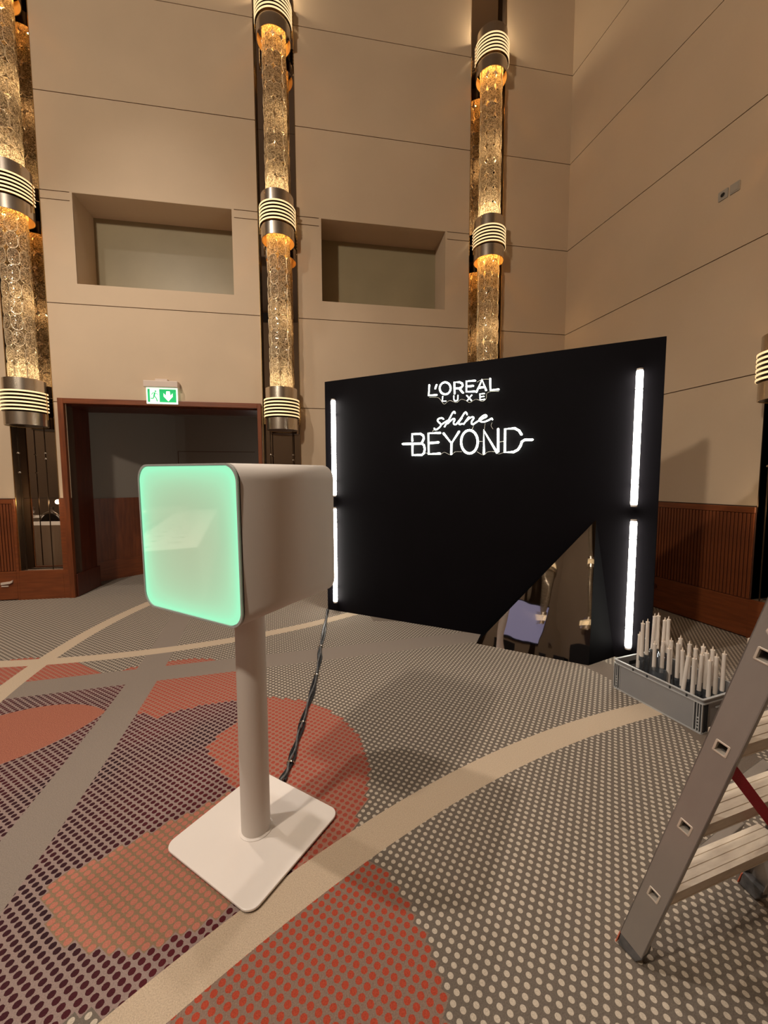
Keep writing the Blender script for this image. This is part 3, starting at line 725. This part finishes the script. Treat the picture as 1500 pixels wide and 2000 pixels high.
# ------------------------------------------------------------------ crate with candles
ca_ = -1.4835
crt = empty('storage_crate', (2.3399, 2.267, 0), ca_)
tag(crt, 'grey plastic stacking crate full of candles, in front of the black backdrop', 'crate')
CW, CDp, CH = .598, .398, .215
def cbox(m, *a): return m.box(*a)
m = MB()
m.box(.012, CW-.012, .012, .015, .006, CH-.002); m.box(.012, CW-.012, CDp-.015, CDp-.012, .006, CH-.002)
m.box(.012, .015, .012, CDp-.012, .006, CH-.002); m.box(CW-.015, CW-.012, .012, CDp-.012, .006, CH-.002); m.box(.012, CW-.012, .012, CDp-.012, .004, .008)
m.build('tub', 'crate', crt)
m = MB().prism(rrect(CW, CDp, .014, 4, CW/2, CDp/2), 0, 0.001)
def rim(z0, z1, o_, i_, mt_, nm):
    P_, Q_ = rrect(CW-2*o_, CDp-2*o_, .014, 4, CW/2, CDp/2), rrect(CW-2*i_, CDp-2*i_, .008, 4, CW/2, CDp/2)
    n = len(P_); vv = [(x, y, z) for z in (z0, z1) for pp in (P_, Q_) for x, y in pp]; ff = []
    for i in range(n):
        j = (i+1) % n; ff += [(i, j, n+j, n+i), (2*n+i, 2*n+j, 3*n+j, 3*n+i), (i, j, 2*n+j, 2*n+i), (n+i, n+j, 3*n+j, 3*n+i)]
    return MB().add(vv, ff).build(nm, mt_, crt)
rim(CH-.006, CH, 0, .014, 'crate_l', 'top_rim'); rim(CH-.032, CH-.026, 0, .013, 'crate_l', 'lower_rim'); rim(CH-.026, CH-.006, .007, .013, 'crate', 'rim_channel')
rim(.0, .010, .003, .02, 'crate_l', 'bottom_rim')
for side in range(2):
    yy = (.002, .012) if side == 0 else (CDp-.012, CDp-.002)
    for x in (.022, .036, CW-.036, CW-.022, .008, CW-.008, .052, CW-.052):
        MB().box(x-.0022, x+.0022, yy[0], yy[1], .010, CH-.030).build('rib', 'crate_l', crt)
    MB().box(.056, CW-.056, yy[0]+(.002 if side == 0 else 0), yy[1]-(0 if side == 0 else .002), .010, CH-.030).build('side_panel', 'crate', crt)
    for x0, x1 in ((.010, .05), (CW-.05, CW-.010)): MB().box(x0, x1, yy[0]+.006 if side == 0 else yy[0], yy[1] if side == 0 else yy[1]-.006, .012, CH-.030).build('corner_recess', 'crate_d', crt)
    for x in (.15, .25, .40, .50): MB().box(x-.004, x+.004, yy[0]-.0005, yy[1], CH-.026, CH-.006).build('rim_web', 'crate_d', crt)
    for x in (.029, CW-.029):
        for zz in (.03, .05, .07, .09): MB().box(x-.005, x+.005, yy[0]+.001, yy[1], zz, zz+.006).build('rib_rung', 'crate_l', crt)
for side in range(2):
    xx = (.003, .012) if side == 0 else (CW-.012, CW-.003)
    for y in (.02, .034, .05, CDp-.05, CDp-.034, CDp-.02): MB().box(xx[0], xx[1], y-.0022, y+.0022, .010, CH-.030).build('rib', 'crate_d' if side else 'crate_l', crt)
    x_ = .0155 if side == 0 else CW-.0155
    MB().box(min(x_, x_+(.001 if side == 0 else -.001)), max(x_, x_+(.001 if side == 0 else -.001)), .14, .26, .150, .178).build('hand_hole', 'blackg', crt)
    MB().box(xx[0]-.001, xx[1], .13, .27, .140, .147).build('hand_grip', 'crate_l', crt)
# candles: tips as drawn, heights by cluster
CAM0 = Vector((0, 0, 1.5))
def on_z(X_, Y_, z):
    d_ = cr*(X_-750) - cu*(Y_-1000) + cf*FOC; return CAM0 + d_*((z-1.5)/d_.z)
cand = [(400, 185, .505, 'tall'), (460, 170, .505, 'tall'), (517, 105, .54, 'tall'), (577, 95, .545, 'tall'), (637, 150, .53, 'tall'), (703, 140, .545, 'tall'), (352, 290, .43, 'short'),
        (538, 425, .385, ''), (630, 400, .39, ''), (730, 385, .40, ''), (712, 478, .385, ''), (852, 365, .425, ''), (818, 422, .40, ''), (880, 505, .385, ''), (866, 565, .375, 'lean'), (945, 430, .405, ''),
        (1030, 480, .40, ''), (1000, 592, .375, ''), (1072, 550, .385, ''), (1123, 465, .41, ''), (1150, 530, .395, ''), (1250, 495, .415, ''), (1190, 615, .38, ''), (1268, 580, .395, ''), (1385, 550, .41, '')]
WHERE = ['first tall white taper candle at the left rear of the crate', 'second tall white taper candle from the left, rear of the crate', 'third tall white taper candle from the left, rear of the crate',
  'fourth tall white taper candle from the left, the highest tip', 'fifth tall white taper candle from the left, just lower than its neighbours', 'rightmost of the tall white taper candles at the rear of the crate',
  'short white taper candle hugging the first tall one at the left end of the crate', 'leftmost of the lower white candles, alone in the left half of the crate', 'second lower white candle from the left in the crate',
  'third lower white candle from the left, behind a nearer one', 'lower white candle in front of the third one, near the long side', 'lower white candle at the middle rear, highest of the lower group',
  'lower white candle just left of the middle rear one', 'lower white candle behind the leaning one', 'white taper candle leaning to the right in the middle of the crate', 'lower white candle standing free right of the middle',
  'lower white candle behind the nearest pair right of the middle', 'near lower white candle right of the leaning one', 'near lower white candle, second right of the leaning one', 'rear lower white candle right of centre with high tip',
  'lower white candle just in front of the rear one right of centre', 'rear lower white candle near the right end of the crate', 'nearest white candle at the front right corner of the crate', 'lower white candle right of the nearest one',
  'rightmost white candle, alone beside the ladder']
proto = None
for (cx_, cy_, zt, kd), lb in zip(cand, WHERE):
    tip = on_z(1190+cx_/6, 1180+cy_/6, zt)
    loc2 = crt.matrix_basis.inverted() if False else None
    # keep inside the crate
    ex_ = Vector((math.cos(ca_), math.sin(ca_), 0)); ey_ = Vector((-ex_.y, ex_.x, 0)); o2 = tip-Vector((2.3399, 2.267, 0))
    a_, b_ = o2.dot(ex_), o2.dot(ey_)
    a2, b2 = min(max(a_, .045), CW-.045), min(max(b_, .045), CDp-.045)
    p = Vector((2.3399, 2.267, 0))+ex_*a2+ey_*b2
    k_ = zt
    if abs(a2-a_)+abs(b2-b_) > .002:      # re-aim height so the tip still lines up
        d1 = Vector((tip.x, tip.y)).length; d2 = Vector((p.x, p.y)).length; k_ = 1.5-(1.5-zt)*d2/d1
    if kd == 'short': k_ -= .02
    zb = k_-.285
    r = empty('taper_candle', (p.x, p.y, .008)); tag(r, lb, 'candle', 'taper candles in the grey crate')
    ht = zb-.008; lean = (.10, .05) if kd == 'lean' else (random.uniform(-.025, .025), random.uniform(-.025, .025))
    r.rotation_euler = (lean[1]*.6, lean[0], 0)
    MB().lathe([(0, 0), (.021, 0), (.021, .006), (.012, .012), (.011, ht-.018), (.017, ht-.010), (.017, ht+.02), (.0145, ht+.02), (.0145, ht), (0, ht)], 16).build('glass_holder', 'glassd', r)
    MB().lathe([(.0, ht), (.0128, ht), (.0112, ht+.25), (.0126, ht+.256), (.0124, ht+.262), (.010, ht+.258), (.0, ht+.256)], 14).build('wax_body', 'wax', r)
    MB().lathe([(0, ht+.255), (.0035, ht+.257), (.0042, ht+.268), (.0028, ht+.280), (0, ht+.287)], 10).build('flame_tip', 'flame', r)
dv = empty('glass_vase', Vector((2.3399, 2.267, .008))+ex_*.235+ey_*.14); tag(dv, 'clear glass cylinder vase standing among the candles in the crate', 'vase')
MB().lathe([(0, 0), (.045, 0), (.045, .20), (.042, .20), (.042, .006), (0, .006)], 24).build('vase_wall', 'glassd', dv)
MB().lathe([(.042, .20), (.0455, .20), (.0455, .204), (.042, .204), (.042, .20)], 24).build('vase_rim', 'glass', dv)
for i, (a_, b_) in enumerate(((.47, .10), (.51, .16), (.40, .07), (.50, .30), (.33, .06))):
    p = Vector((2.3399, 2.267, .008))+ex_*a_+ey_*b_
    o = MB().lathe([(0, 0), (.016, 0), (.016, .012), (.006, .02), (.006, .10), (.014, .112), (.014, .128), (.010, .128), (.010, .115), (0, .112)], 14).build('candle_holder', 'chrome'); o.location = p
    tag(o, 'small empty chrome candle holder standing among the candles in the crate', 'candle holder', 'empty chrome holders in the crate')

# ------------------------------------------------------------------ ladder
F0 = Vector((1.044, .914, 0)); PH, TH, S1, SW = -1.353, .249, .28, .071
def stile_frame(F_, ph, th):
    hd = Vector((math.cos(ph), math.sin(ph), 0)); v_ = hd*math.sin(th)+Vector((0, 0, math.cos(th))); w_ = hd*math.cos(th)-Vector((0, 0, math.sin(th)))
    n__ = v_.cross(w_); return Matrix((( w_.x, n__.x, v_.x, F_.x), (w_.y, n__.y, v_.y, F_.y), (w_.z, n__.z, v_.z, F_.z), (0, 0, 0, 1)))
lad = empty('step_ladder', (1.34, .92, 0)); tag(lad, 'worn aluminium folding ladder with flat treads at the right picture edge', 'ladder')
def inl(Mw): return Matrix.Translation((-1.34, -.92, 0)) @ Mw
def make_stile(Mw, mirror=1, L=1.72, n=6, front=True):
    # local x: across the web, local y: thickness (outer face at y=0), local z: along
    m = MB(); hw = SW/2; t = .0025; dpt = .024*mirror
    hx, hz = .0145, .0165
    zs = [S1+.28*k for k in range(n) if S1+.28*k < L-.05]; z0 = .045
    ya, yb = (0, t*mirror) if mirror > 0 else (t*mirror, 0)
    for z in zs:
        m.box(-hw, hw, ya, yb, z0, z-hz); m.box(-hw, -hx, ya, yb, z-hz, z+hz); m.box(hx, hw, ya, yb, z-hz, z+hz); z0 = z+hz
    m.box(-hw, hw, ya, yb, z0, L)
    a_, b_ = sorted((0, dpt))
    m.box(-hw, -hw+t, a_, b_, .045, L); m.box(hw-t, hw, a_, b_, .045, L)
    o_ = m.build('stile', 'alu', lad); o_.matrix_basis = inl(Mw)
    for z in zs:
        e = .0035; m2 = MB(); y0_, y1_ = sorted((-.0015*mirror, .016*mirror))
        m2.box(-hx-e*.4, -hx+e, y0_, y1_, z-hz, z+hz); m2.box(hx-e, hx+e*.4, y0_, y1_, z-hz, z+hz); m2.box(-hx, hx, y0_, y1_, z-hz-e*.4, z-hz+e); m2.box(-hx, hx, y0_, y1_, z+hz-e, z+hz+e*.4)
        m2.build('rung_socket', 'alu_b', o_, bevel=.001)
    return o_, zs
fL = stile_frame(F0, PH, TH); FR = Vector((1.655, .945, 0)); fRt = stile_frame(FR, -1.72, TH)
sL, zs = make_stile(fL, 1); sR, _ = make_stile(fRt, -1)
# treads between the stiles: horizontal boards with grooves
for k, s_ in enumerate(zs):
    pl = fL @ Vector((0, .026, s_)) + Vector((0, .004, .010)); pr = fRt @ Vector((0, -.026, s_)) + Vector((0, .004, .010))
    L_ = (pr-pl).length; ax = (pr-pl).normalized(); ay = Vector((0, 0, 1)).cross(ax).normalized(); az = ax.cross(ay)
    Tm = Matrix(((ax.x, ay.x, az.x, pl.x), (ax.y, ay.y, az.y, pl.y), (ax.z, ay.z, az.z, pl.z), (0, 0, 0, 1)))
    m = MB(); hd_ = .040
    prof = [(-hd_, -.018), (-hd_, .012), (-.026, .012), (-.0255, .0095), (-.0235, .0095), (-.023, .012), (-.001, .012), (-.0005, .0095), (.0015, .0095), (.002, .012), (.022, .012), (.0225, .0095), (.0245, .0095), (.025, .012), (hd_, .012), (hd_, -.010), (hd_-.003, -.010), (hd_-.003, .0075), (-hd_+.003, .0075), (-hd_+.003, -.018)]
    m.prism(prof, .0, L_, 'x')
    tr_ = m.build('tread', 'tread', lad); tr_.matrix_basis = inl(Tm)
    MB().box(0, L_, -hd_-.0012, -hd_, -.0185, -.0150).build('front_lip', 'alu_b', tr_)
    q_ = MB(); hx, hz = .0145, .0165
    for bx in ((-hx, hx, -hz, -hz+.002), (-hx, hx, hz-.002, hz), (-hx, -hx+.002, -hz, hz), (hx-.002, hx, -hz, hz)): q_.box(bx[0], bx[1], .003, L_-.004, s_+bx[2], s_+bx[3])
    rg = q_.build('square_rung', 'alu', lad); rg.matrix_basis = inl(fL)
# feet
for fm, sgn in ((fL, 1), (fRt, -1)):
    R0 = inl(fm)
    y0_, y1_ = sorted((.0005*sgn, .046*sgn)) if sgn > 0 else (-.028, .0)
    ft = MB().prism([(-.034, .056), (-.030, -.003), (.026, .010), (.037, .040), (.034, .066), (.0, .060)], y0_, y1_, 'y').build('rubber_foot', 'rubber', lad, bevel=.003); ft.matrix_basis = R0
    MB().box(-.037, -.034, y0_, y1_, -.004, .045).build('red_edge_strip', 'redr', ft)
st = MB().box(-.012, .012, .020, .085, .15, .153).box(-.012, .012, .020, .085, .172, .175).box(-.0125, -.0095, .020, .085, .15, .175).box(.0095, .0125, .02, .085, .15, .175).build('cut_rung_stub', 'alu_b', lad); st.matrix_basis = inl(fL)
sk = MB().prism([(.035*math.cos(a)*random.uniform(.75, 1.1), .05*math.sin(a)*random.uniform(.75, 1.1)) for a in [2*PI*i/18 for i in range(18)]], -.0008, .0, 'y').build('torn_sticker', 'sticker', lad)
sk.matrix_basis = inl(fL @ Matrix.Translation((.020, -.0003, 1.195)))
# second half of the ladder, on the near side
top = fL @ Vector((0, 0, 1.72)); topR = fRt @ Vector((0, 0, 1.72))
for tp, xs, mr in ((top, 1.05, 1), (topR, 1.65, -1)):
    Fb = Vector((xs+.0, .08, 0)); dv_ = tp-Fb-Vector((0, -.02, 0)); th_ = math.atan2(math.hypot(dv_.x, dv_.y), dv_.z); ph_ = math.atan2(dv_.y, dv_.x)
    fm = stile_frame(Fb, ph_, th_)
    o_, _ = make_stile(fm, -mr, L=1.70, n=6)
    ft = MB().box(-.040, .040, -.016, .016, -.01, .05).build('rubber_foot', 'rubber', lad, bevel=.003); ft.matrix_basis = inl(fm)
    hg = MB().lathe([(0, -.02), (.05, -.02), (.05, .02), (0, .02)], 20, T=Matrix.Rotation(PI/2, 4, 'Y')).build('hinge', 'blackg', lad); hg.location = (tp.x-1.34, tp.y-.92, tp.z)
# red strap
pa = fL @ Vector((.030, .012, .80)); pb = on_z(1512, 1612, .56)
pc = pa+(pb-pa)*2.2
dr_ = (pc-pa).normalized(); wv_ = dr_.cross(pa-CAM0).normalized()*.014; tk = dr_.cross(wv_).normalized()*.001
o3 = Vector((-1.34, -.92, 0))
vs = [p+s1_*wv_+s2_*tk+o3 for p in (pa, pc) for s1_ in (-1, 1) for s2_ in (-1, 1)]
MB().add(vs, [(0, 1, 3, 2), (4, 6, 7, 5), (0, 4, 5, 1), (2, 3, 7, 6), (0, 2, 6, 4), (1, 5, 7, 3)]).build('spreader_strap', 'red', lad)

# ------------------------------------------------------------------ banquet tables beyond the left picture edge (seen in the mirrors)
def chair_proto():
    r = empty('banquet_chair')
    MB().prism(rrect(.42, .42, .06, 4), .44, .49, 'z').build('seat', 'seat', r, bevel=.008)
    arch = [(-.21, .2, .0)]+[(-.21, .2, .55)]+[(.22*math.cos(PI-a), .2+.03, .62+.30*math.sin(a)) for a in [PI*i/12 for i in range(13)]]+[(.21, .2, .55), (.21, .2, 0)]
    MB().tube(arch, .012, 8).build('back_frame', 'chrome', r)
    MB().prism([(.19*math.cos(a), .62+.26*math.sin(a)) for a in [PI*i/12 for i in range(13)]]+[(-.19, .56), (.19, .56)], .215, .24, 'y').build('backrest', 'seat', r)
    for sx in (-.18, .18): MB().tube([(sx, -.18, .45), (sx*1.1, -.2, 0)], .011, 8).build('leg', 'chrome', r)
    return r
def table(loc, rz, L, label, W=.72):
    r = empty('banquet_table', loc, rz); tag(r, label, 'table', 'long banquet tables')
    h = W/2
    MB().box(-L/2, L/2, -h, h, .70, .73).build('table_top', 'wood_d', r)
    per = []; corners = [(-L/2-.01, -h-.01), (L/2+.01, -h-.01), (L/2+.01, h+.01), (-L/2-.01, h+.01)]
    for i in range(4):
        a, b = corners[i], corners[(i+1) % 4]
        for k in range(20): t = k/20; per.append((a[0]+(b[0]-a[0])*t, a[1]+(b[1]-a[1])*t))
    N_ = len(per); v = [(x, y, .745) for x, y in per]+[(x*(1+.004*math.sin(i*1.9)), y*(1+.03*math.sin(i*2.3)+.02), .02) for i, (x, y) in enumerate(per)]
    c = MB().add(v, [tuple(range(N_))]+[(i, (i+1) % N_, N_+(i+1) % N_, N_+i) for i in range(N_)]).build('tablecloth', 'cloth'); c.location = loc; c.rotation_euler = (0, 0, rz)
    tag(c, 'white floor-length cloth on ' + label, 'tablecloth', 'white tablecloths')
    for sx in (-1, 1):
        for sy in (-1, 1): MB().tube([(sx*(L/2-.08), sy*(h-.08), .70), (sx*(L/2-.08), sy*(h-.08), .0)], .015, 8).build('leg', 'chrome', r)
    return r
cp = chair_proto()
tag(cp, 'dark chair with arched chrome back standing between the two long banquet tables', 'chair', 'arched chrome chairs at the banquet tables')
TR = -.05
table((-5.6, 2.42, 0), TR, 4.6, 'the long banquet table nearer the glowing screen')
table((-5.0, 4.00, 0), TR, 2.4, 'the long banquet table nearer the doorway wall')
table((-8.75, 3.75, 0), PI/2, 1.7, 'the short banquet table against the far left wall', .66)
for k in range(8):
    c = cp if k == 0 else copy_tree(cp)
    x = -3.75-.58*k; c.location = (x, 3.16+TR*(x+5.9), 0); c.rotation_euler = (0, 0, TR)
# things on the far side of the hall that the mirrors pick up
ps = empty('projection_screen', (-9.3, -5.6, 1.5), PI/2); tag(ps, 'bluish glowing projection screen on the far left wall, seen in the mirror wedge', 'screen')
M['bluescreen'] = mat('blue_screen_light', (.1, .1, .1), .5, emit=(.17, .15, .23), estr=1.0)
MB().box(-1.0, 1.0, -.0, .03, .0, 1.5).build('screen_cloth', 'bluescreen', ps); MB().box(-1.06, 1.06, .03, .06, -.06, 1.56).build('frame', 'blackg', ps)
for x, y, w_, h_ in ((-8.6, -4.2, .7, 1.2), (-8.3, -6.6, .9, 1.1), (-7.2, -6.9, .6, 1.5), (-8.9, -5.2, .5, .9), (-6.2, -7.0, .8, 1.0)):
    e_ = empty('flight_case', (x, y, 0), random.uniform(-.4, .4)); tag(e_, 'black flight case standing by the far wall of the hall', 'case', 'black cases by the far wall')
    MB().box(-w_/2, w_/2, -.3, .3, .1, h_).build('body', 'blackg', e_, bevel=.01)
    for sx in (-1, 1): MB().box(sx*w_/2-.02*sx-.01, sx*w_/2-.02*sx+.01, -.305, .305, .1, h_+.003).build('edge_rail', 'chrome', e_)
    for sx in (-1, 1):
        for sy in (-1, 1): MB().lathe([(0, -.02), (.05, -.02), (.05, .02), (0, .02)], 12, T=Matrix.Translation((sx*(w_/2-.08), sy*.22, .05)) @ Matrix.Rotation(PI/2, 4, 'X')).build('castor', 'blackg', e_)
def far_column(loc, rz):
    r = empty('crystal_wall_light', loc, rz); tag(r, 'crystal column light on the far walls of the hall, seen only in the mirror wedge', 'wall light', 'far crystal column lights')
    MB().box(-.25, .25, -.01, .0, .37, ZT).build('mirror_strip', 'bronze', r)
    MB().lathe([(.13, 2.7), (.13, ZT)], 20, c=(0, -.2)).build('crystal_tube', 'crystal', r)
    for zb in (2.18, 4.6, 7.0):
        MB().lathe([(.21, zb), (.21, zb+.15)], 24, c=(0, -.2)).lathe([(.206, zb+.40), (.206, zb+.545)], 24, c=(0, -.2)).build('metal_collar', 'chrome', r)
        for k in range(6): MB().lathe([(.225, zb+.17+.0425*k), (.225, zb+.188+.0425*k)], 20, c=(0, -.2)).build('lit_ring', 'ringglow', r)
for y in (-6.2, -3.6, -1.0): far_column((-9.39, y, 0), PI/2)
for x in (-7.6, -5.0): far_column((x, -7.39, 0), PI)
for y in (-5.5, -1.9): 
    b_ = MB().box(-9.1, -2.0, y-.12, y+.12, 8.0, 8.3).build('lighting_truss', 'blackg'); tag(b_, 'black lighting truss under the ceiling, ' + ('farthest from the backdrop' if y < -4 else 'nearer the backdrop'), 'truss')
gl = None
for k in range(14):
    x = -6.0+.19*k; y = 2.42+TR*(x+5.6)+(.14 if k % 2 else -.14)
    if gl is None:
        gl = MB().lathe([(0, 0), (.033, 0), (.033, .003), (.004, .008), (.004, .085), (.03, .11), (.036, .15), (.030, .20), (.0285, .20), (.034, .15), (.028, .112), (0, .088)], 16).build('wine_glass', 'glass')
        tag(gl, 'clear stemmed wine glass on the white banquet table beside the screen', 'wine glass', 'wine glasses on the banquet table'); c = gl
    else: c = dup(gl)
    c.location = (x, y, .746)
# chandelier that lights the room, above and left of the frame
for CX_, CY_, lb_ in ((-3.4, -.4, 'round crystal chandelier nearer the backdrop, over the hall'), (-6.2, -3.6, 'round crystal chandelier at the rear of the hall')):
    ch = empty('chandelier', (CX_, CY_, 5.9)); tag(ch, lb_, 'chandelier')
    MB().tube([(0, 0, .45), (0, 0, ZT-5.9)], .015, 8).build('rod', 'bronze', ch)
    MB().lathe([(.42, .42), (.55, .42), (.55, .48), (.42, .48), (.42, .42)], 32).build('ring', 'chrome', ch)
    for i in range(12):
        a = 2*PI*i/12; MB().lathe([(0, .30), (.03, .33), (.035, .38), (.02, .42)], 10, c=(.485*math.cos(a), .485*math.sin(a))).build('bulb', 'lampglow', ch)
    for i in range(3):
        a = 2*PI*i/3; MB().tube([(0, 0, .5), (.485*math.cos(a), .485*math.sin(a), .47)], .01, 6).build('arm', 'bronze', ch)
